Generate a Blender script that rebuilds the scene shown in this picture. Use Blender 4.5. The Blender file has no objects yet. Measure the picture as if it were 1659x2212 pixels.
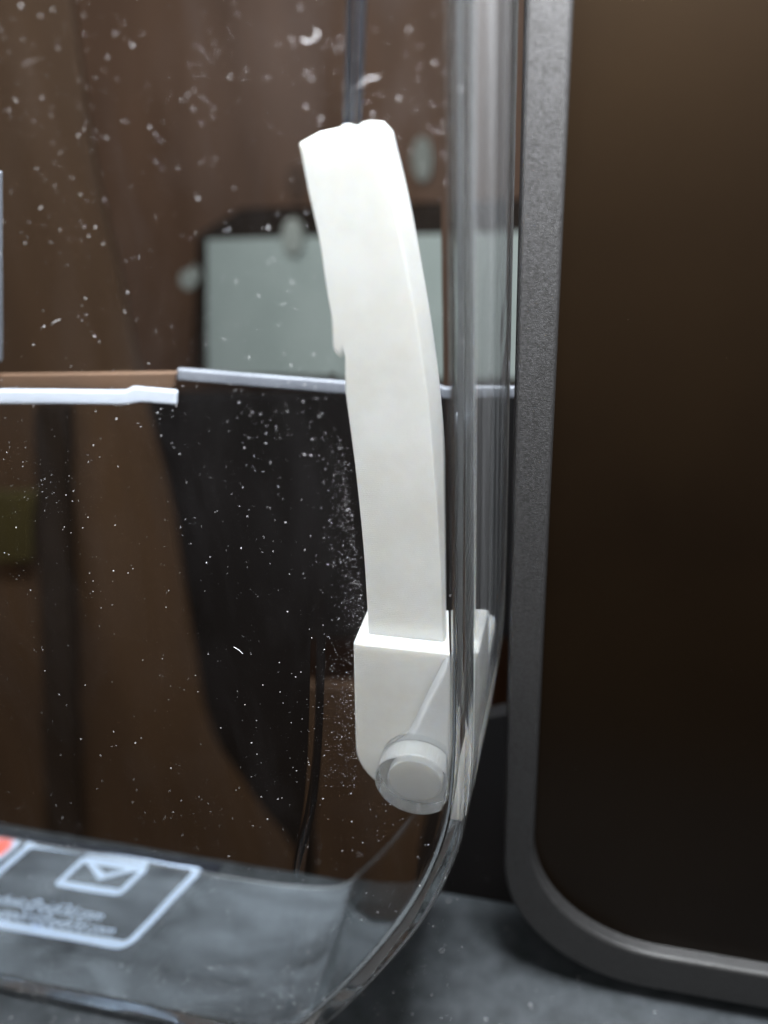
import bpy, bmesh, math, random
from mathutils import Vector, Matrix
random.seed(7)
scene = bpy.context.scene
COL = scene.collection

# ------------------------------------------------------------------ camera
MM = 0.001
F = 2120.0                                   # focal length of the photo, in its 1659 x 2212 reading
RGT = Vector((0.9721, 0.2303, -0.0434))      # image right / down / forward as world directions
DWN = Vector((0.0780, -0.4925, -0.8668))
FWD = Vector((-0.2210, 0.8393, -0.4968))
EYE = Vector((0.0287, -0.1091, 0.0646))
cam_data = bpy.data.cameras.new('camera')
cam = bpy.data.objects.new('camera', cam_data); COL.objects.link(cam)
m = Matrix((RGT, -DWN, -FWD)).transposed().to_4x4(); m.translation = EYE
cam.matrix_world = m
cam_data.sensor_fit = 'VERTICAL'; cam_data.sensor_height = 36.0
cam_data.lens = 36.0 * F / 2212.0
cam_data.clip_start = 0.005; cam_data.clip_end = 20
cam_data.dof.use_dof = True
cam_data.dof.focus_distance = 0.150
cam_data.dof.aperture_fstop = 11.3
scene.camera = cam

# ------------------------------------------------------------------ light
world = bpy.data.worlds.new('World'); scene.world = world; world.use_nodes = True
bg = world.node_tree.nodes['Background']
bg.inputs['Color'].default_value = (0.55, 0.33, 0.20, 1)
bg.inputs['Strength'].default_value = 0.062

def area(name, loc, target, sx, sy, watts, col):
    d = bpy.data.lights.new(name, 'AREA'); d.shape = 'RECTANGLE'; d.size = sx; d.size_y = sy
    d.energy = watts; d.color = col
    o = bpy.data.objects.new(name, d); COL.objects.link(o)
    o.location = loc
    o.rotation_euler = (Vector(target) - Vector(loc)).to_track_quat('-Z', 'Y').to_euler()
    return o
# the strip lamp over the cover, and the soft light of the room in front
area('strip_lamp', (0.004, 0.006, 0.185), (0.004, 0.010, 0), 0.12, 0.045, 3.8, (0.92, 0.97, 1.0))
area('room_light', (-0.25, -0.55, 0.62), (0, 0, -0.02), 0.9, 0.7, 6.4, (1.0, 0.985, 0.95))

area('side_fill', (0.038, -0.020, 0.112), (0.020, 0.027, 0.03), 0.03, 0.02, 1.25, (0.97, 0.98, 1.0))  # unseen fill added to brighten the upper frame and smoked panel
scene.view_settings.view_transform = 'Standard'
scene.view_settings.look = 'None'
scene.view_settings.exposure = 0.0
scene.view_settings.gamma = 1.0
scene.render.engine = 'CYCLES'
cy = scene.cycles
cy.use_denoising = True
cy.max_bounces = 24; cy.transmission_bounces = 24; cy.glossy_bounces = 10; cy.diffuse_bounces = 3
cy.transparent_max_bounces = 16
cy.caustics_refractive = True; cy.caustics_reflective = True
cy.blur_glossy = 0.3
cy.sample_clamp_indirect = 6.0
cy.use_adaptive_sampling = False

# ------------------------------------------------------------------ helpers
def ray(x, y):
    return (RGT * (x - 829.5) + DWN * (y - 1106.0) + FWD * F)
def at(x, y, ax, val):
    """where the line of sight through a place in the photo meets a plane X, Y or Z = val (mm) -> mm"""
    v = ray(x, y); t = (val * MM - EYE[ax]) / v[ax]
    return (EYE + v * t) / MM
def on_y(pts, Y): return [(p.x, p.z) for p in (at(x, y, 1, Y) for x, y in pts)]

MATS = {}
def mat(name):
    mt = bpy.data.materials.new(name); mt.use_nodes = True
    MATS[name] = mt
    return mt, mt.node_tree.nodes, mt.node_tree.links, mt.node_tree.nodes['Principled BSDF']

def noise_mat(name, c0, c1, scale, rough=0.5, bump=0.0, bump_scale=None, metal=0.0, stretch=(1, 1, 1), rough1=None, spec=0.5):
    mt, n, l, b = mat(name)
    tc = n.new('ShaderNodeTexCoord'); mp = n.new('ShaderNodeMapping'); mp.inputs['Scale'].default_value = stretch
    l.new(tc.outputs['Object'], mp.inputs['Vector'])
    nz = n.new('ShaderNodeTexNoise'); nz.inputs['Scale'].default_value = scale; nz.inputs['Detail'].default_value = 6
    l.new(mp.outputs['Vector'], nz.inputs['Vector'])
    cr = n.new('ShaderNodeValToRGB'); cr.color_ramp.elements[0].color = (*c0, 1); cr.color_ramp.elements[1].color = (*c1, 1)
    cr.color_ramp.elements[0].position = 0.3; cr.color_ramp.elements[1].position = 0.7
    l.new(nz.outputs['Fac'], cr.inputs['Fac']); l.new(cr.outputs['Color'], b.inputs['Base Color'])
    b.inputs['Roughness'].default_value = rough; b.inputs['Metallic'].default_value = metal
    b.inputs['Specular IOR Level'].default_value = spec
    if bump:
        n2 = n.new('ShaderNodeTexNoise'); n2.inputs['Scale'].default_value = bump_scale or scale * 6; n2.inputs['Detail'].default_value = 3
        l.new(mp.outputs['Vector'], n2.inputs['Vector'])
        bp = n.new('ShaderNodeBump'); bp.inputs['Strength'].default_value = 1.0; bp.inputs['Distance'].default_value = bump
        l.new(n2.outputs['Fac'], bp.inputs['Height']); l.new(bp.outputs['Normal'], b.inputs['Normal'])
    return mt

def link(name, me, mt=None, parent=None):
    o = bpy.data.objects.new(name, me); COL.objects.link(o)
    if mt: me.materials.append(mt)
    if parent: o.parent = parent
    return o
def empty(name, loc=(0, 0, 0)):
    o = bpy.data.objects.new(name, None); COL.objects.link(o); o.location = loc; o.empty_display_size = 0.01
    return o
def tag(o, label, cat, group=None):
    o['label'] = label; o['category'] = cat
    if group: o['group'] = group
    return o
def child(o, root):
    o.parent = root; o.matrix_parent_inverse = Matrix.Translation(root.location).inverted()
    return o

def catmull(pts, n=6, closed=False):
    out = []; N = len(pts)
    for i in range(N if closed else N - 1):
        p = [pts[(i + k) % N] if closed else pts[min(max(i + k, 0), N - 1)] for k in (-1, 0, 1, 2)]
        for j in range(n):
            t = j / n
            out.append(tuple(0.5 * (2 * p[1][a] + (p[2][a] - p[0][a]) * t + (2 * p[0][a] - 5 * p[1][a] + 4 * p[2][a] - p[3][a]) * t * t
                       + (3 * p[1][a] - p[0][a] - 3 * p[2][a] + p[3][a]) * t ** 3) for a in (0, 1)))
    if not closed: out.append(pts[-1])
    return out

def area2(p): return sum(p[i - 1][0] * p[i][1] - p[i][0] * p[i - 1][1] for i in range(len(p)))
def extrude_y(name, outline, y0, y1, mt, bevel=0.0, seg=3, parent=None, smooth=True):
    """outline in X,Z (mm), from y0 (front) to y1 (back)"""
    if area2(outline) < 0: outline = outline[::-1]
    n = len(outline)
    v = [(x * MM, y0 * MM, z * MM) for x, z in outline] + [(x * MM, y1 * MM, z * MM) for x, z in outline]
    f = [tuple(range(n)), tuple(range(2 * n - 1, n - 1, -1))]
    f += [(i, i + n, (i + 1) % n + n, (i + 1) % n) for i in range(n)]
    me = bpy.data.meshes.new(name); me.from_pydata(v, [], f); me.validate()
    bm = bmesh.new(); bm.from_mesh(me)
    bmesh.ops.recalc_face_normals(bm, faces=bm.faces); bm.to_mesh(me); bm.free()
    o = link(name, me, mt, parent)
    if bevel:
        b = o.modifiers.new('bevel', 'BEVEL'); b.width = bevel * MM; b.segments = seg; b.limit_method = 'ANGLE'
        b.angle_limit = math.radians(40); b.harden_normals = False
    if smooth:
        for p in me.polygons: p.use_smooth = len(p.vertices) == 4
        w = o.modifiers.new('normals', 'WEIGHTED_NORMAL') if bevel else None
        if w:
            w.keep_sharp = False
            for p in me.polygons: p.use_smooth = True
    return o
def box(name, x0, x1, y0, y1, z0, z1, mt, bevel=0.3, parent=None):
    return extrude_y(name, [(x0, z0), (x1, z0), (x1, z1), (x0, z1)], y0, y1, mt, bevel, 2, parent)
def rrect(x0, x1, z0, z1, r, n=8):
    """rounded rectangle; r = radius or 4 radii (bl, br, tr, tl)"""
    if not isinstance(r, (tuple, list)): r = (r,) * 4
    out = []
    for (cx, cz, a0, rr) in ((x0, z0, 180, r[0]), (x1, z0, 270, r[1]), (x1, z1, 0, r[2]), (x0, z1, 90, r[3])):
        sx = 1 if cx == x0 else -1; sz = 1 if cz == z0 else -1
        if rr <= 0: out.append((cx, cz)); continue
        for k in range(n + 1):
            a = math.radians(a0 + 90 * k / n)
            out.append((cx + sx * rr + rr * math.cos(a), cz + sz * rr + rr * math.sin(a)))
    return out
def disc_y(name, cx, cz, r, y0, y1, mt, n=40, bevel=0.3, parent=None, sz=1.0):
    return extrude_y(name, [(cx + r * math.cos(2 * math.pi * k / n), cz + sz * r * math.sin(2 * math.pi * k / n)) for k in range(n)], y0, y1, mt, bevel, 3, parent)
def offset(poly, d):
    """inward offset of a counter-clockwise outline"""
    out = []; n = len(poly)
    for i in range(n):
        a, b, c_ = Vector(poly[i - 1]), Vector(poly[i]), Vector(poly[(i + 1) % n])
        e1 = (b - a).normalized(); e2 = (c_ - b).normalized()
        n1 = Vector((-e1.y, e1.x)); n2 = Vector((-e2.y, e2.x))
        k = n1 + n2
        k = k / max(k.length_squared / 2, 1e-6) if k.length > 1e-6 else n1
        out.append((b.x + k.x * d, b.y + k.y * d))
    return out

# ------------------------------------------------------------------ materials
def make_acrylic(name='clear_acrylic', film=None, wave=0.00006, wscale=60):
    mt, n, l, b = mat(name)
    n.remove(b)
    g = n.new('ShaderNodeBsdfGlass'); g.inputs['IOR'].default_value = 1.49; g.inputs['Roughness'].default_value = 0.0
    g.inputs['Color'].default_value = (0.985, 0.99, 0.99, 1)
    # a moulding line in the sheet: shallow ridge that runs down the front face, and faint waviness
    tc = n.new('ShaderNodeTexCoord'); sx = n.new('ShaderNodeSeparateXYZ'); l.new(tc.outputs['Object'], sx.inputs[0])
    cv = n.new('ShaderNodeFloatCurve')
    zr = n.new('ShaderNodeMapRange'); zr.inputs['From Min'].default_value = -0.14; zr.inputs['From Max'].default_value = 0.07
    l.new(sx.outputs['Z'], zr.inputs['Value']); l.new(zr.outputs[0], cv.inputs['Value'])
    cu = cv.mapping.curves[0]
    pts = [(-140, -30), (-116, -25), (-76, -19.2), (-52.9, -14.6), (-11.7, -9.9), (23.4, -4.7), (49.4, -1.5), (70, 0.5)]
    norm = [((z + 140) / 210, (x + 35) / 40) for z, x in pts]
    cu.points[0].location = norm[0]; cu.points[1].location = norm[-1]
    for p in norm[1:-1]: cu.points.new(*p)
    cv.mapping.update()
    xr = n.new('ShaderNodeMath'); xr.operation = 'MULTIPLY_ADD'; xr.inputs[1].default_value = 0.040; xr.inputs[2].default_value = -0.035
    l.new(cv.outputs[0], xr.inputs[0])
    d = n.new('ShaderNodeMath'); d.operation = 'SUBTRACT'; l.new(sx.outputs['X'], d.inputs[0]); l.new(xr.outputs[0], d.inputs[1])
    w = n.new('ShaderNodeMapRange'); w.interpolation_type = 'SMOOTHERSTEP'
    w.inputs['From Min'].default_value = -0.0011; w.inputs['From Max'].default_value = 0.0011
    w.inputs['To Min'].default_value = 0; w.inputs['To Max'].default_value = 1
    l.new(d.outputs[0], w.inputs['Value'])
    nz = n.new('ShaderNodeTexNoise'); nz.inputs['Scale'].default_value = 60; nz.inputs['Detail'].default_value = 1
    l.new(tc.outputs['Object'], nz.inputs['Vector'])
    b1 = n.new('ShaderNodeBump'); b1.inputs['Strength'].default_value = 1; b1.inputs['Distance'].default_value = 0.00026
    l.new(w.outputs[0], b1.inputs['Height'])
    b2 = n.new('ShaderNodeBump'); b2.inputs['Strength'].default_value = 1; b2.inputs['Distance'].default_value = wave; nz.inputs['Scale'].default_value = wscale
    l.new(nz.outputs['Fac'], b2.inputs['Height']); l.new(b1.outputs[0], b2.inputs['Normal'])
    l.new(b2.outputs[0], g.inputs['Normal'])
    if film is None:
        l.new(g.outputs[0], n['Material Output'].inputs['Surface'])
        return mt
    # film layer on the sheet: wipe marks, dust, and haze painted as reflections
    lo, hi, scale, stretch, col, p0_, p1_ = film
    mp = n.new('ShaderNodeMapping'); mp.inputs['Scale'].default_value = stretch; l.new(tc.outputs['Object'], mp.inputs['Vector'])
    f1 = n.new('ShaderNodeTexNoise'); f1.inputs['Scale'].default_value = scale; f1.inputs['Detail'].default_value = 8; f1.inputs['Roughness'].default_value = 0.62
    f1.inputs['Distortion'].default_value = 0.6
    l.new(mp.outputs[0], f1.inputs['Vector'])
    fr = n.new('ShaderNodeMapRange'); fr.inputs['From Min'].default_value = p0_; fr.inputs['From Max'].default_value = p1_
    fr.inputs['To Min'].default_value = lo; fr.inputs['To Max'].default_value = hi
    l.new(f1.outputs['Fac'], fr.inputs['Value'])
    df = n.new('ShaderNodeBsdfDiffuse'); df.inputs['Color'].default_value = (*col, 1)
    mx = n.new('ShaderNodeMixShader'); l.new(fr.outputs[0], mx.inputs[0]); l.new(g.outputs[0], mx.inputs[1]); l.new(df.outputs[0], mx.inputs[2])
    l.new(mx.outputs[0], n['Material Output'].inputs['Surface'])
    return mt
ACRYLIC = make_acrylic()
FRONTFILM = make_acrylic('smudged_acrylic', (0.0, 0.009, 55, (1.6, 1, 0.5), (0.80, 0.80, 0.86), 0.45, 0.80))
FLOORHAZE = make_acrylic('dust_haze_acrylic', (0.02, 0.17, 70, (0.5, 1.2, 1), (0.68, 0.79, 0.90), 0.34, 0.75), 0.0012, 45)  # dust tint that also paints cloudy reflections on the bottom wall
SIDEHAZE = make_acrylic('side_haze_acrylic', (0.004, 0.05, 260, (1, 1, 0.04), (0.80, 0.84, 0.88), 0.35, 0.8))  # streaky pale haze painted for grey reflections along the side wall
def make_frosted():
    mt, n, l, b = mat('sawn_frosted_edge')
    b.inputs['Base Color'].default_value = (0.75, 0.78, 0.82, 1); b.inputs['Roughness'].default_value = 0.4
    b.inputs['Transmission Weight'].default_value = 0.88; b.inputs['IOR'].default_value = 1.49
    return mt
FROSTED = make_frosted()

def make_white():
    mt, n, l, b = mat('white_printed_plastic')
    b.inputs['Subsurface Weight'].default_value = 0.7
    b.inputs['Subsurface Radius'].default_value = (1, 0.9, 0.75)
    b.inputs['Subsurface Scale'].default_value = 0.0028
    tc = n.new('ShaderNodeTexCoord')
    wv = n.new('ShaderNodeTexWave'); wv.wave_type = 'BANDS'; wv.bands_direction = 'Z'
    wv.inputs['Scale'].default_value = 900; wv.inputs['Distortion'].default_value = 1.2; wv.inputs['Detail'].default_value = 2
    l.new(tc.outputs['Object'], wv.inputs['Vector'])
    nz = n.new('ShaderNodeTexNoise'); nz.inputs['Scale'].default_value = 2600; nz.inputs['Detail'].default_value = 3
    l.new(tc.outputs['Object'], nz.inputs['Vector'])
    b1 = n.new('ShaderNodeBump'); b1.inputs['Strength'].default_value = 0.5; b1.inputs['Distance'].default_value = 0.00003
    l.new(wv.outputs['Fac'], b1.inputs['Height'])
    b2 = n.new('ShaderNodeBump'); b2.inputs['Strength'].default_value = 0.5; b2.inputs['Distance'].default_value = 0.00006
    l.new(nz.outputs['Fac'], b2.inputs['Height']); l.new(b1.outputs[0], b2.inputs['Normal'])
    l.new(b2.outputs[0], b.inputs['Normal'])
    cn = n.new('ShaderNodeTexNoise'); cn.inputs['Scale'].default_value = 70; cn.inputs['Detail'].default_value = 9; cn.inputs['Roughness'].default_value = 0.7
    l.new(tc.outputs['Object'], cn.inputs['Vector'])
    cr = n.new('ShaderNodeValToRGB'); cr.color_ramp.elements[0].position = 0.3; cr.color_ramp.elements[1].position = 0.62
    cr.color_ramp.elements[0].color = (0.76, 0.755, 0.72, 1); cr.color_ramp.elements[1].color = (0.855, 0.865, 0.85, 1)
    l.new(cn.outputs['Fac'], cr.inputs['Fac']); l.new(cr.outputs[0], b.inputs['Base Color'])
    # tiny glints of rougher filament
    vo = n.new('ShaderNodeTexVoronoi'); vo.inputs['Scale'].default_value = 1500; l.new(tc.outputs['Object'], vo.inputs['Vector'])
    mr = n.new('ShaderNodeMapRange'); mr.inputs['From Min'].default_value = 0.05; mr.inputs['From Max'].default_value = 0.25
    mr.inputs['To Min'].default_value = 0.15; mr.inputs['To Max'].default_value = 0.5
    l.new(vo.outputs['Distance'], mr.inputs['Value']); l.new(mr.outputs[0], b.inputs['Roughness'])
    return mt
WHITE = make_white()

def make_pin():
    mt, n, l, b = mat('frosted_clear_plastic')
    b.inputs['Base Color'].default_value = (0.93, 0.95, 0.97, 1)
    b.inputs['Transmission Weight'].default_value = 0.92
    b.inputs['Roughness'].default_value = 0.05
    b.inputs['IOR'].default_value = 1.47
    return mt
PIN = make_pin()
FRAME = noise_mat('textured_grey_paint', (0.014, 0.0138, 0.0136), (0.030, 0.030, 0.031), 2500, 0.40, 0.0001, 4600, metal=0.2, spec=0.3)
LIP = noise_mat('shade_black', (0.010, 0.010, 0.011), (0.016, 0.015, 0.015), 300, 0.6)
SMOKED = noise_mat('smoked_panel', (0.0030, 0.0018, 0.0010), (0.0050, 0.0030, 0.0015), 14, 0.28, spec=0.14)
BASE = noise_mat('dark_grey_base', (0.011, 0.0135, 0.0155), (0.024, 0.028, 0.032), 250, 0.55, 0.00012, 1800, spec=0.18)
BROWN = noise_mat('brown_board', (0.105, 0.058, 0.036), (0.155, 0.088, 0.056), 30, 0.6, stretch=(1, 1, 0.2))
BROWN2 = noise_mat('brown_board_warm', (0.033, 0.0165, 0.0072), (0.052, 0.027, 0.012), 30, 0.6, stretch=(1, 1, 0.15))
DARK = noise_mat('near_black_board', (0.0035, 0.0035, 0.004), (0.006, 0.0055, 0.006), 20, 0.7, spec=0.2)
ORANGE = noise_mat('tan_board_edge', (0.075, 0.042, 0.025), (0.10, 0.057, 0.034), 60, 0.6)
GREY = noise_mat('grey_panel', (0.28, 0.33, 0.315), (0.34, 0.39, 0.375), 25, 0.6)
STRIP = noise_mat('white_edge', (0.46, 0.50, 0.59), (0.54, 0.58, 0.66), 120, 0.45)
POSTB = noise_mat('dark_brown_post', (0.010, 0.0065, 0.0045), (0.014, 0.009, 0.006), 30, 0.7, spec=0.2)
STRIP2 = noise_mat('dull_edge', (0.11, 0.118, 0.14), (0.15, 0.16, 0.185), 120, 0.5)
STEEL = noise_mat('dull_steel', (0.30, 0.33, 0.31), (0.38, 0.41, 0.38), 90, 0.45, metal=0.3)
CREASE = noise_mat('crease_grey', (0.017, 0.018, 0.022), (0.026, 0.027, 0.033), 90, 0.4, metal=0.3)
DUST = noise_mat('pale_dust', (0.36, 0.37, 0.39), (0.62, 0.62, 0.64), 500, 0.8)
SCREENGLASS = noise_mat('screen_glass', (0.010, 0.012, 0.017), (0.013, 0.015, 0.021), 40, 0.12)
def glow(name, col, s):
    mt, n, l, b = mat(name)
    b.inputs['Base Color'].default_value = (*col, 1); b.inputs['Emission Color'].default_value = (*col, 1); b.inputs['Emission Strength'].default_value = s
    return mt
LINE = glow('screen_white', (0.58, 0.72, 0.95), 0.52)
RED = glow('screen_red', (0.9, 0.12, 0.05), 0.7)

# ------------------------------------------------------------------ setting
ZB = -130.8                                   # top of the base, mm
def plane_sheet(name, x0, x1, y0, y1, z, mt, t=6):
    o = extrude_y(name, [(x0, z - t), (x1, z - t), (x1, z), (x0, z)], y0, y1, mt, 0.4, 2)
    return o
base = plane_sheet('base', -220, 160, -41, 46, ZB, BASE); base['kind'] = 'structure'
wall = extrude_y('wall_back', [(-900, -900), (500, -900), (500, 500), (-900, 500)], 600, 606, BROWN, smooth=False); wall['kind'] = 'structure'

# ------------------------------------------------------------------ clear cover
T = 2.6; DEP = 38.4
corner = [(11.95, -22), (11.9, -32), (11.72, -43), (11.1, -53), (9.9, -61.5), (7.4, -71), (4.4, -79.2), (0.2, -88.5), (-7.2, -102.3), (-15.4, -115.5),
          (-21.5, -123.4), (-29, -126.9), (-40, -128.1), (-60, -128.3)]
cc = catmull(corner, 5)[::-1]                 # counter-clockwise: bottom -> right side
outline = cc + [(11.95, 120)] + [(-190, 120), (-190, -128.3)]
# start at the bottom, go right/up
def shell(name, outl, parent):
    bm = bmesh.new()
    rings = []
    def ring(off, y):
        pts = offset(outl, off)
        rings.append([bm.verts.new((x * MM, y * MM, z * MM)) for x, z in pts])
    ro = 1.1; ri = 1.5
    ring(0.45, DEP); ring(0.0, DEP - 0.5)
    for k in range(5):
        a = math.pi / 2 * k / 4
        ring(ro * (1 - math.cos(a)), ro * (1 - math.sin(a)) if k else ro)
    nf = len(rings) - 1
    ring(T - 0.45, DEP); ring(T, DEP - 0.5)
    for k in range(5):
        a = math.pi / 2 * k / 4
        ring(T + ri * (1 - math.cos(a)), T + ri * (1 - math.sin(a)))
    n = len(outl)
    def bridge(A, B, flip=False):
        fs = []
        for i in range(n):
            j = (i + 1) % n
            q = (A[i], A[j], B[j], B[i])
            f = bm.faces.new(q[::-1] if flip else q); f.smooth = True; fs.append(f)
        return fs
    for k in range(nf): bridge(rings[k], rings[k + 1])
    ff = bm.faces.new(rings[nf]); ff.smooth = False; ff.material_index = 2
    inner_walls = []
    for k in range(nf + 1, len(rings) - 1): inner_walls += bridge(rings[k], rings[k + 1], True)
    bm.faces.new(rings[-1][::-1]).smooth = False
    for f in bridge(rings[0], rings[nf + 1], True): f.smooth = False; f.material_index = 1
    bmesh.ops.recalc_face_normals(bm, faces=bm.faces)
    for f in inner_walls:
        if f.normal.z > 0.6: f.material_index = 3
    for f in bm.faces:
        if f.material_index == 0 and f.normal.x > 0.6 and f.calc_area() > 2e-5 and f.calc_center_median().x > 0.0105: f.material_index = 4
    for e in bm.edges:
        if len(e.link_faces) == 2 and e.calc_face_angle(0) > math.radians(35): e.smooth = False
    # the cover is open at the top: cut it level above the picture and close the cut
    r = bmesh.ops.bisect_plane(bm, geom=bm.verts[:] + bm.edges[:] + bm.faces[:], plane_co=(0, 0, 100 * MM), plane_no=(0, 0, 1), clear_outer=True)
    ce = [g for g in r['geom_cut'] if isinstance(g, bmesh.types.BMEdge)]
    nf_ = bmesh.ops.triangle_fill(bm, edges=ce, use_beauty=True)
    for g in nf_['geom']:
        if isinstance(g, bmesh.types.BMFace): g.smooth = False
    for e in ce: e.smooth = False
    bmesh.ops.recalc_face_normals(bm, faces=bm.faces)
    print('open edges', sum(1 for e in bm.edges if len(e.link_faces) != 2))
    me = bpy.data.meshes.new(name); bm.to_mesh(me); bm.free()
    o = link(name, me, ACRYLIC, parent); [me.materials.append(q) for q in (FROSTED, FRONTFILM, FLOORHAZE, SIDEHAZE)]
    return o
cover = empty('clear_cover', (0, 0, 0))
tag(cover, 'thick clear acrylic cover with rounded lower corner, dusty, in front of the white handle', 'cover')
sh = shell('shell', outline, cover)

# ------------------------------------------------------------------ white handle
YA, YB = 13.0, 10.4
handle = empty('lever_handle', (0, 0.012, -0.045))
tag(handle, 'white 3D printed plastic lever handle behind the clear cover, long curved arm pointing up', 'handle')
left = on_y([(650, 306), (672, 420), (694, 520), (712, 640), (728, 720), (742, 790), (757, 900), (776, 1050), (790, 1200), (800, 1370)], YA)
right = on_y([(820, 305), (857, 450), (890, 620), (914, 760), (932, 900), (948, 1100), (957, 1250), (962, 1400)], YA)
left = catmull(left, 4); right = catmull(right, 4)
arm_out = left + [(left[-1][0], -40), (right[-1][0], -40)] + right[::-1] + on_y([(800, 283), (770, 280), (735, 288)], YA)
arm = child(extrude_y('arm', arm_out, YA, YA + 8.5, WHITE, 0.28, 3), handle)
tl = at(770, 1402, 1, YB)
br_out = [(-8.6, -29.7), (8.9, -29.7), (8.9, -61.6)] + [(-9.5 + 9.3 - 9.3 * math.cos(a), -52.3 - 9.3 * math.sin(a)) for a in [math.radians(90 - 9 * k) for k in range(11)]]
bracket = child(extrude_y('bracket', br_out, YB, YB + 11.6, WHITE, 0.5, 3), handle)
# added ridge shaping the diagonal highlight on the bracket, rising from the pin
def streak_ridge():
    prof = [(-5.2, -59.5), (6.0, -30.4), (8.4, -30.4), (8.4, -59.5)]
    inner = [(-4.2, -59.5), (6.7, -31.6), (8.4, -31.6), (8.4, -59.5)]
    v = [(x * MM, (YB + 0.05) * MM, z * MM) for x, z in prof] + [(x * MM, (YB - 0.6) * MM, z * MM) for x, z in inner]
    f = [(4, 5, 6, 7), (0, 1, 5, 4), (1, 2, 6, 5), (2, 3, 7, 6), (3, 0, 4, 7), (3, 2, 1, 0)]
    me = bpy.data.meshes.new('streak_ridge'); me.from_pydata(v, [], f)
    bm = bmesh.new(); bm.from_mesh(me); bmesh.ops.recalc_face_normals(bm, faces=bm.faces); bm.to_mesh(me); bm.free()
    o = link('streak_ridge', me, WHITE)
    b = o.modifiers.new('bevel', 'BEVEL'); b.width = 0.35 * MM; b.segments = 5
    for p in me.polygons: p.use_smooth = True
    o.modifiers.new('normals', 'WEIGHTED_NORMAL')
    return o
child(streak_ridge(), handle)
tab = child(extrude_y('rear_tab', rrect(4.5, 8.9, -64, -38, 3), 21.9, 33, WHITE, 0.6, 3), handle)
PC = (1.7, -53.2); PR = 6.6
pin = child(disc_y('pivot_pin', PC[0], PC[1], PR, 5.0, 10.35, PIN, 56, 0.35), handle)
pin['label'] = 'clear frosted plastic pivot pin'
core = disc_y('core', PC[0], PC[1] + 0.3, 4.5, 6.2, 9.6, WHITE, 40, 0.3); core.parent = pin; core.matrix_parent_inverse = pin.matrix_world.inverted()
core.matrix_parent_inverse = Matrix.Identity(4)

# ------------------------------------------------------------------ cabinet door at right
YF = 27.0
door = empty('cabinet_door', (0.07, 0.036, ZB * MM))
tag(door, 'dark smoked panel door in a rounded textured grey metal frame, right of the clear cover', 'door')
fo = rrect(14.0, 190, -126.6, 95, (31, 8, 8, 8), 16)
fi = rrect(19.7, 184, -115.9, 89, (27, 5, 5, 5), 16)
def frame_mesh():
    n = len(fo); bm = bmesh.new()
    R4 = [[bm.verts.new((x * MM, y * MM, z * MM)) for x, z in o_] for o_, y in ((fo, YF + 9), (fo, YF), (fi, YF), (fi, YF + 9))]
    for k in range(4):
        A, B = R4[k], R4[(k + 1) % 4]
        for i in range(n):
            bm.faces.new((A[i], A[(i + 1) % n], B[(i + 1) % n], B[i])).smooth = True
    bmesh.ops.recalc_face_normals(bm, faces=bm.faces)
    me = bpy.data.meshes.new('frame'); bm.to_mesh(me); bm.free()
    o = link('frame', me, FRAME)
    b = o.modifiers.new('bevel', 'BEVEL'); b.width = 0.9 * MM; b.segments = 3; b.limit_method = 'ANGLE'; b.angle_limit = math.radians(40)
    w = o.modifiers.new('normals', 'WEIGHTED_NORMAL')
    return o
child(frame_mesh(), door)
child(extrude_y('smoked_panel', offset(fi, -1.5), YF + 3.0, YF + 6.0, SMOKED), door)
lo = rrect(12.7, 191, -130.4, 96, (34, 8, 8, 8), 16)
child(extrude_y('shade_lip', lo, YF + 9.2, YF + 60, LIP, 1.5, 4), door)  # dark lip standing in for the shadow and gap around the frame

# ------------------------------------------------------------------ lit screen under the cover
ZS = ZB + 0.9
screen = empty('display_screen', (-0.08, 0.03, ZB * MM))
tag(screen, 'lit dark display screen with envelope icon and two e-mail lines under the cover', 'screen')
p0 = at(440, 1866, 2, ZS); p1 = at(270, 2043, 2, ZS); p2 = at(78, 1812, 2, ZS)
SH = (p0.x - p1.x) / (p0.y - p1.y)
DX = (p0.y - p2.y) / (p0.x - p2.x)
def uv(x, y):
    """photo place -> screen coordinates (u along the lower edge, v away from it)"""
    p = at(x, y, 2, ZS); v = p.y - p1.y - DX * (p.x - p1.x)
    return (p.x - p1.x - SH * v, v)
def scr(u, v, dz=0.0):
    X = p1.x + u + SH * v; Y = p1.y + v + DX * (u + SH * v)
    return (X * MM, Y * MM, (ZS + dz) * MM)
def flat(name, loops, mt, parent, dz):
    """flat marks: each entry is (outer, inner) rings or a plain polygon"""
    bm = bmesh.new()
    for lp in loops:
        if isinstance(lp[0][0], (tuple, list)):
            A = [bm.verts.new(scr(u, v, dz)) for u, v in lp[0]]; B = [bm.verts.new(scr(u, v, dz)) for u, v in lp[1]]
            for i in range(len(A)): bm.faces.new((A[i], A[(i + 1) % len(A)], B[(i + 1) % len(A)], B[i]))
        else:
            bm.faces.new([bm.verts.new(scr(u, v, dz)) for u, v in lp])
    me = bpy.data.meshes.new(name); bm.to_mesh(me); bm.free()
    return child(link(name, me, mt), parent)
w0 = uv(78, 1812)[0]; h0 = uv(440, 1866)[1]
pg = [(-120, -2.5), (4.0, -2.5), (4.0, h0 + 2), (-120, h0 + 2)]
bm = bmesh.new()
A = [bm.verts.new(scr(u, v, 0)) for u, v in pg]; B = [bm.verts.new(scr(u, v, -0.85)) for u, v in pg]
bm.faces.new(A); bm.faces.new(B[::-1])
for i in range(4): bm.faces.new((A[i], B[i], B[(i + 1) % 4], A[(i + 1) % 4]))
bmesh.ops.recalc_face_normals(bm, faces=bm.faces)
me = bpy.data.meshes.new('glass'); bm.to_mesh(me); bm.free()
child(link('glass', me, SCREENGLASS), screen)
LW = 1.9
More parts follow.
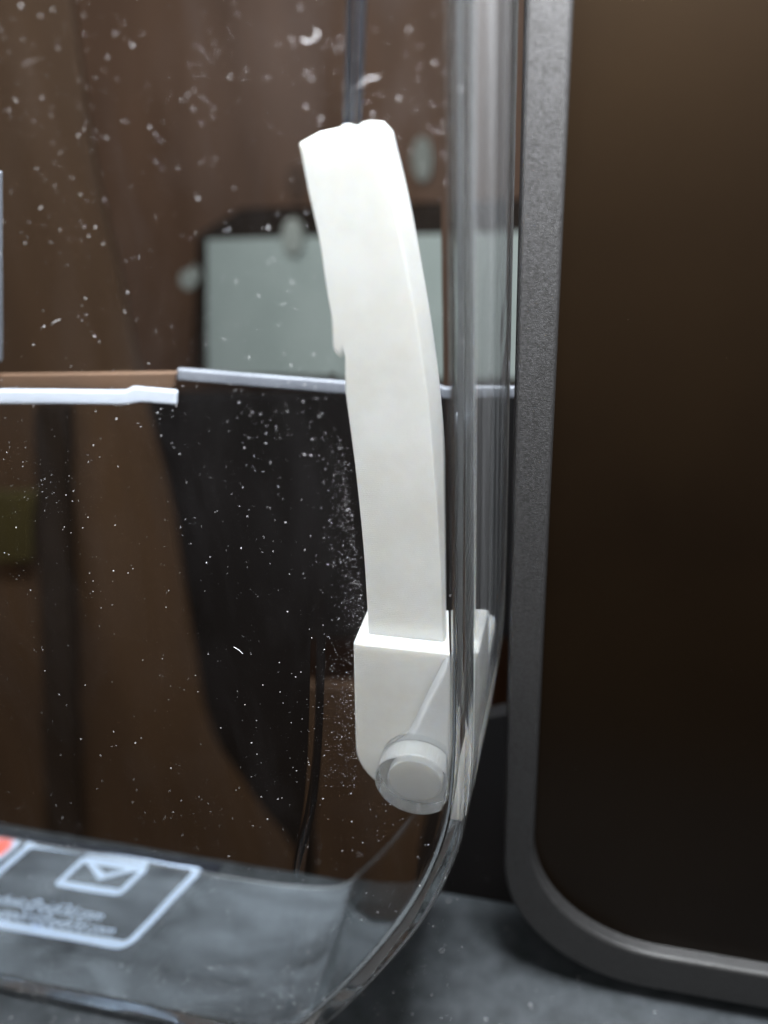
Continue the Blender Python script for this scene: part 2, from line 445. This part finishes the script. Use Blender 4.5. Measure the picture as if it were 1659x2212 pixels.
def box_ring(u0, u1, v0, v1, r, lw=LW): return (rrect(u0, u1, v0, v1, r, 6), rrect(u0 + lw, u1 - lw, v0 + lw * 1.15, v1 - lw * 1.15, max(r - lw, 0.2), 6))
u_l = uv(78, 1812)[0]
flat('button_outline', [box_ring(u_l, 1.7, -0.4, h0, 3.0)], LINE, screen, 0.05)
flat('button_outline', [box_ring(u_l - 48, u_l - 1.6, -0.4, h0, 3.0)], LINE, screen, 0.05)
e0 = uv(125, 1906); e1 = uv(315, 1868)
eu0, eu1, ev0, ev1 = e0[0], uv(268, 1932)[0], uv(200, 1922)[1], uv(250, 1857)[1]
env = flat('envelope_icon', [box_ring(eu0, eu1, ev0, ev1, 1.6, 1.6)], LINE, screen, 0.05)
um = eu0 + (eu1 - eu0) * 0.52; vm = ev0 + (ev1 - ev0) * 0.36
flat('envelope_flap', [[(eu0 + 0.5, ev1 - 0.5), (um, vm), (um, vm + 2.0), (eu0 + 2.2, ev1 - 0.5)], [(um, vm), (eu1 - 0.5, ev1 - 0.6), (eu1 - 2.4, ev1 - 0.6), (um, vm + 2.0)]], LINE, screen, 0.08)
rc = uv(2, 1832)
flat('red_icon', [[(rc[0] + 3.2 * math.cos(k * math.pi / 12), rc[1] + 3.4 * math.sin(k * math.pi / 12)) for k in range(24)]], RED, screen, 0.05)
def text_mark(body, px_end, size):
    cu = bpy.data.curves.new('text', 'FONT'); cu.body = body; cu.size = size; cu.align_x = 'RIGHT'; cu.offset = 0.015
    o = bpy.data.objects.new('text', cu); COL.objects.link(o)
    bpy.context.view_layer.update()
    me = bpy.data.meshes.new_from_object(o.evaluated_get(bpy.context.evaluated_depsgraph_get()))
    bpy.data.objects.remove(o)
    ue, ve = uv(*px_end)
    for v in me.vertices: v.co = scr(ue + v.co.x, ve + v.co.y * 1.15, 0.05)
    me.update(); me.materials.clear()
    return child(link('text_line', me, LINE), screen)
text_mark('technic@qidi3d.com', (224, 1985), 3.7)
text_mark('support@qidi3d.com', (248, 2018), 3.7)

# ------------------------------------------------------------------ what stands behind the cover
def pixel_board(name, px, Y, th, mt, bevel=0.4, smooth_n=0):
    pts = on_y(px, Y)
    if smooth_n: pts = catmull(pts, smooth_n, True)
    return extrude_y(name, pts, Y, Y + th, mt, bevel, 2)
curved = on_y([(140, -120), (172, 120), (205, 350), (250, 560), (292, 760), (335, 950), (372, 1100), (410, 1350), (450, 1560), (520, 1690), (640, 1850)], 280)
curved = catmull(curved, 5)
cb = extrude_y('curved_board', curved + [(curved[-1][0], curved[-1][1] - 40), (curved[0][0] - 200, curved[-1][1] - 40), (curved[0][0] - 200, curved[0][1] + 20), (curved[0][0], curved[0][1] + 20)], 280, 284, BROWN2, 0.5, 2)
tag(cb, 'brown board with a curved slanting right edge, blurred, far left behind the cover', 'board')
dp = pixel_board('dark_post', [(75, 880), (140, 880), (175, 1900), (105, 1900)], 268, 8, POSTB)
tag(dp, 'dark narrow upright post in front of the brown curved board', 'post')
bb = pixel_board('black_board', [(320, 850), (1250, 850), (1250, 1380), (690, 1380), (678, 1960), (430, 1960), (330, 1400)], 300, 6, DARK)
tag(bb, 'near black board below the pale shelf edge, left of the handle', 'board')
gb = empty('grey_panel', (0, 0.4, -0.1))
tag(gb, 'blurred pale grey panel with dark rim and bolts above the pale shelf edge', 'panel')
g0 = on_y([(452, 515), (1140, 500), (1140, 815), (452, 805)], 405)
child(extrude_y('rim', [(g0[3][0] - 12, g0[3][1]), g0[2], (g0[1][0], g0[1][1] + 14), (g0[0][0] + 16, g0[0][1] + 14), (g0[0][0] - 8, g0[0][1] + 1)], 406, 420, POSTB, 2.0, 3), gb)
child(extrude_y('plate', [g0[3], g0[2], g0[1], g0[0]], 402, 405.9, GREY, 0.8, 2), gb)
for (x, y, r, s) in ((632, 512, 6.0, 1.6), (405, 606, 5.0, 1.1)):
    p = at(x, y, 1, 396)
    child(disc_y('bolt', p.x, p.z, r, 396, 402 if x > 450 else 420, STEEL, 24, 0.6, None, s), gb)
for (x, y, r, s, nm, lab) in ((912, 345, 7.5, 2.0, 'oval_disc', 'pale oval disc blurred on the brown wall right of the handle'), (636, 395, 6.5, 1.9, 'oval_disc', 'tan oval disc blurred on the brown wall left of the handle')):  # oval discs set on the back wall
    p = at(x, y, 1, 592)
    o = disc_y(nm, p.x, p.z, r, 592, 600, STEEL if x > 800 else ORANGE, 24, 0.8, None, s); tag(o, lab, 'hook')
def bar(name, px, Y, th, mt, label, cat):
    o = extrude_y(name, on_y(px, Y), Y, Y + th, mt, 0.4, 2); return tag(o, label, cat)
bar('shelf_edge', [(386, 793), (745, 822), (1135, 838), (1135, 862), (745, 848), (386, 818)][::-1], 60, 1.2, STRIP2, 'pale shelf edge crossing behind the handle under the grey panel', 'shelf')
bar('shelf_rail', [(-60, 838), (275, 840), (292, 832), (386, 840), (386, 870), (310, 864), (275, 870), (-60, 868)][::-1], 50, 1.0, STRIP, 'short white shelf rail at the left, ending below the shelf edge', 'rail')
bar('tan_board', [(-60, 806), (386, 800), (380, 838), (-60, 837)][::-1], 58, 1.2, ORANGE, 'tan board edge just above the short white rail', 'board')
bar('pale_post', [(-60, 375), (-12, 375), (-9, 790), (-60, 790)][::-1], 55, 4, STRIP2, 'pale upright post at the left picture edge above the tan board', 'post')
dk = pixel_board('shade_board', [(1000, 1560), (1300, 1500), (1300, 2100), (930, 2100), (960, 1850)], 66, 4, DARK)  # dark sheet added where the gap is only in shade
tag(dk, 'near black sheet added as shade behind the base, seen low between the cover and the grey frame', 'board')
b2 = pixel_board('brown_board', [(690, 1480), (1010, 1480), (1010, 2050), (680, 2050)], 190, 5, BROWN2)
tag(b2, 'brown board low behind the pivot pin, right of the black board', 'board')
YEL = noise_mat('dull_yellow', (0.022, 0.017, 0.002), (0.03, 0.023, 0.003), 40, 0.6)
yt = pixel_board('yellow_glow_patch', [(-40, 1060), (76, 1060), (70, 1212), (-40, 1216)], 262, 4, YEL, 1.2)  # coloured patch painted in place of a faint olive glow
tag(yt, 'dim yellow patch standing for a faint glow, blurred at the left picture edge beside the dark post', 'patch')
rd = at(765, 0, 1, 20); rz = at(752, 250, 1, 20)
ro = extrude_y('crease_strip', [(on_y([(764, -420)], 24)[0]), (on_y([(788, -420)], 24)[0]), (on_y([(772, 330)], 24)[0]), (on_y([(750, 330)], 24)[0])], 24, 25.5, CREASE, 0.5, 3)  # added bar imitating the dark line of the cover's crease
tag(ro, 'thin dark grey rod rising above the tip of the white handle', 'strip')

# ------------------------------------------------------------------ dust
def specks(name, pts, mt, label, cat='dust'):
    vs, fs = [], []
    for (p, r, nrm) in pts:
        a = Vector(nrm); t = a.orthogonal().normalized(); b = a.cross(t)
        k = len(vs); n = 5; ph = random.random() * 6.28; st = random.uniform(0.5, 1.0); el = random.uniform(0.7, 1.8)
        for i in range(n):
            q = ph + 6.283 * i / n; rr = r * random.uniform(0.6, 1.3)
            vs.append(tuple(Vector(p) + t * (rr * math.cos(q) * el) + b * (rr * math.sin(q) * st)))
        vs.append(tuple(Vector(p) + a * r * 0.9))
        for i in range(n): fs.append((k + i, k + (i + 1) % n, k + n))
        fs.append(tuple(range(k + n - 1, k - 1, -1)))
    me = bpy.data.meshes.new(name); me.from_pydata(vs, [], fs)
    o = link(name, me, mt); o['kind'] = 'stuff'; o['label'] = label; o['category'] = cat
    return o
pts = []
def front(x, y, r):
    if y < 820 and random.random() < 0.4: return
    if 290 < y < 1700 and x > 655 + (y - 300) * 0.13 and random.random() < 0.85: return
    p = at(x, y, 1, -0.02)
    if p.x < 11 and p.z < 95: pts.append((p * MM, r * MM, (0, -1, 0)))
def rsize(k=1.0): return k * min(0.038 * math.exp(random.gauss(0, 0.60)), 0.10)
clusters = [(random.uniform(0, 1000), random.uniform(0, 2100), random.uniform(30, 140)) for _ in range(40)]
for _ in range(1700): front(random.uniform(-20, 1000), random.uniform(-10, 2212), rsize())
for _ in range(1200):
    cx, cy_, s = random.choice(clusters); front(random.gauss(cx, s), random.gauss(cy_, s), rsize(0.8))
for _ in range(1500):       # dense film beside the bracket
    t = random.random(); y = 950 + 750 * t ** 0.8
    edge = 770 if y > 1400 else 745 + (y - 900) * 0.11
    front(edge - abs(random.gauss(0, 24 + 22 * t)), y + random.gauss(0, 12), rsize(0.55))
for _ in range(160): front(random.uniform(880, 975), random.uniform(300, 700), rsize(0.7))
for _ in range(700): front(random.uniform(0, 700), random.uniform(2080, 2240), rsize(1.15))
specks('dust', pts, DUST, 'pale dust specks scattered over the front of the clear cover')
bp = []
for _ in range(420):
    x, y = random.uniform(-110, 60), random.uniform(-40, 58)
    bp.append((Vector((x * MM, y * MM, (ZB + 0.02) * MM)), rsize(1.7) * MM, (0, 0, 1)))
for _ in range(600):
    x, y = random.uniform(-110, -20), random.uniform(-38, -1)
    bp.append((Vector((x * MM, y * MM, (ZB + 0.02) * MM)), rsize(1.7) * MM, (0, 0, 1)))
specks('base_dust', bp, DUST, 'pale dust specks lying on the dark grey base')
dpnts = []
for _ in range(12):
    dpnts.append((Vector((random.uniform(20, 85) * MM, (YF + 2.98) * MM, random.uniform(-110, 60) * MM)), rsize(0.6) * MM, (0, -1, 0)))
specks('door_dust', dpnts, DUST, 'a few pale dust specks on the dark smoked panel')
def fibre(px, r, label):
    P = [at(x, y, 1, -0.06) * MM for x, y in px]
    cu = bpy.data.curves.new('fibre', 'CURVE'); cu.dimensions = '3D'; cu.bevel_depth = r * MM; cu.bevel_resolution = 1
    s = cu.splines.new('NURBS'); s.points.add(len(P) - 1); s.use_endpoint_u = True; s.order_u = 3
    for q, p in zip(s.points, P): q.co = (*p, 1)
    o = bpy.data.objects.new('fibre', cu); COL.objects.link(o)
    bpy.context.view_layer.update()
    me = bpy.data.meshes.new_from_object(o.evaluated_get(bpy.context.evaluated_depsgraph_get())); bpy.data.objects.remove(o)
    me.materials.clear()
    tag(link('lint_fibre', me, DUST), label, 'lint')
fibre([(652, 85), (662, 92), (680, 86), (690, 76), (682, 66)], 0.035, 'curled pale lint fibre near the top, left of the grey strip')
fibre([(776, 186), (786, 175), (800, 166), (812, 170), (818, 164)], 0.03, 'wavy pale lint fibre just right of the grey strip')
fibre([(112, 700), (120, 692), (130, 690)], 0.035, 'short pale lint fibre at the left above the tan board')
fibre([(505, 1398), (515, 1402), (524, 1412)], 0.03, 'short pale lint fibre on the dark area left of the handle')
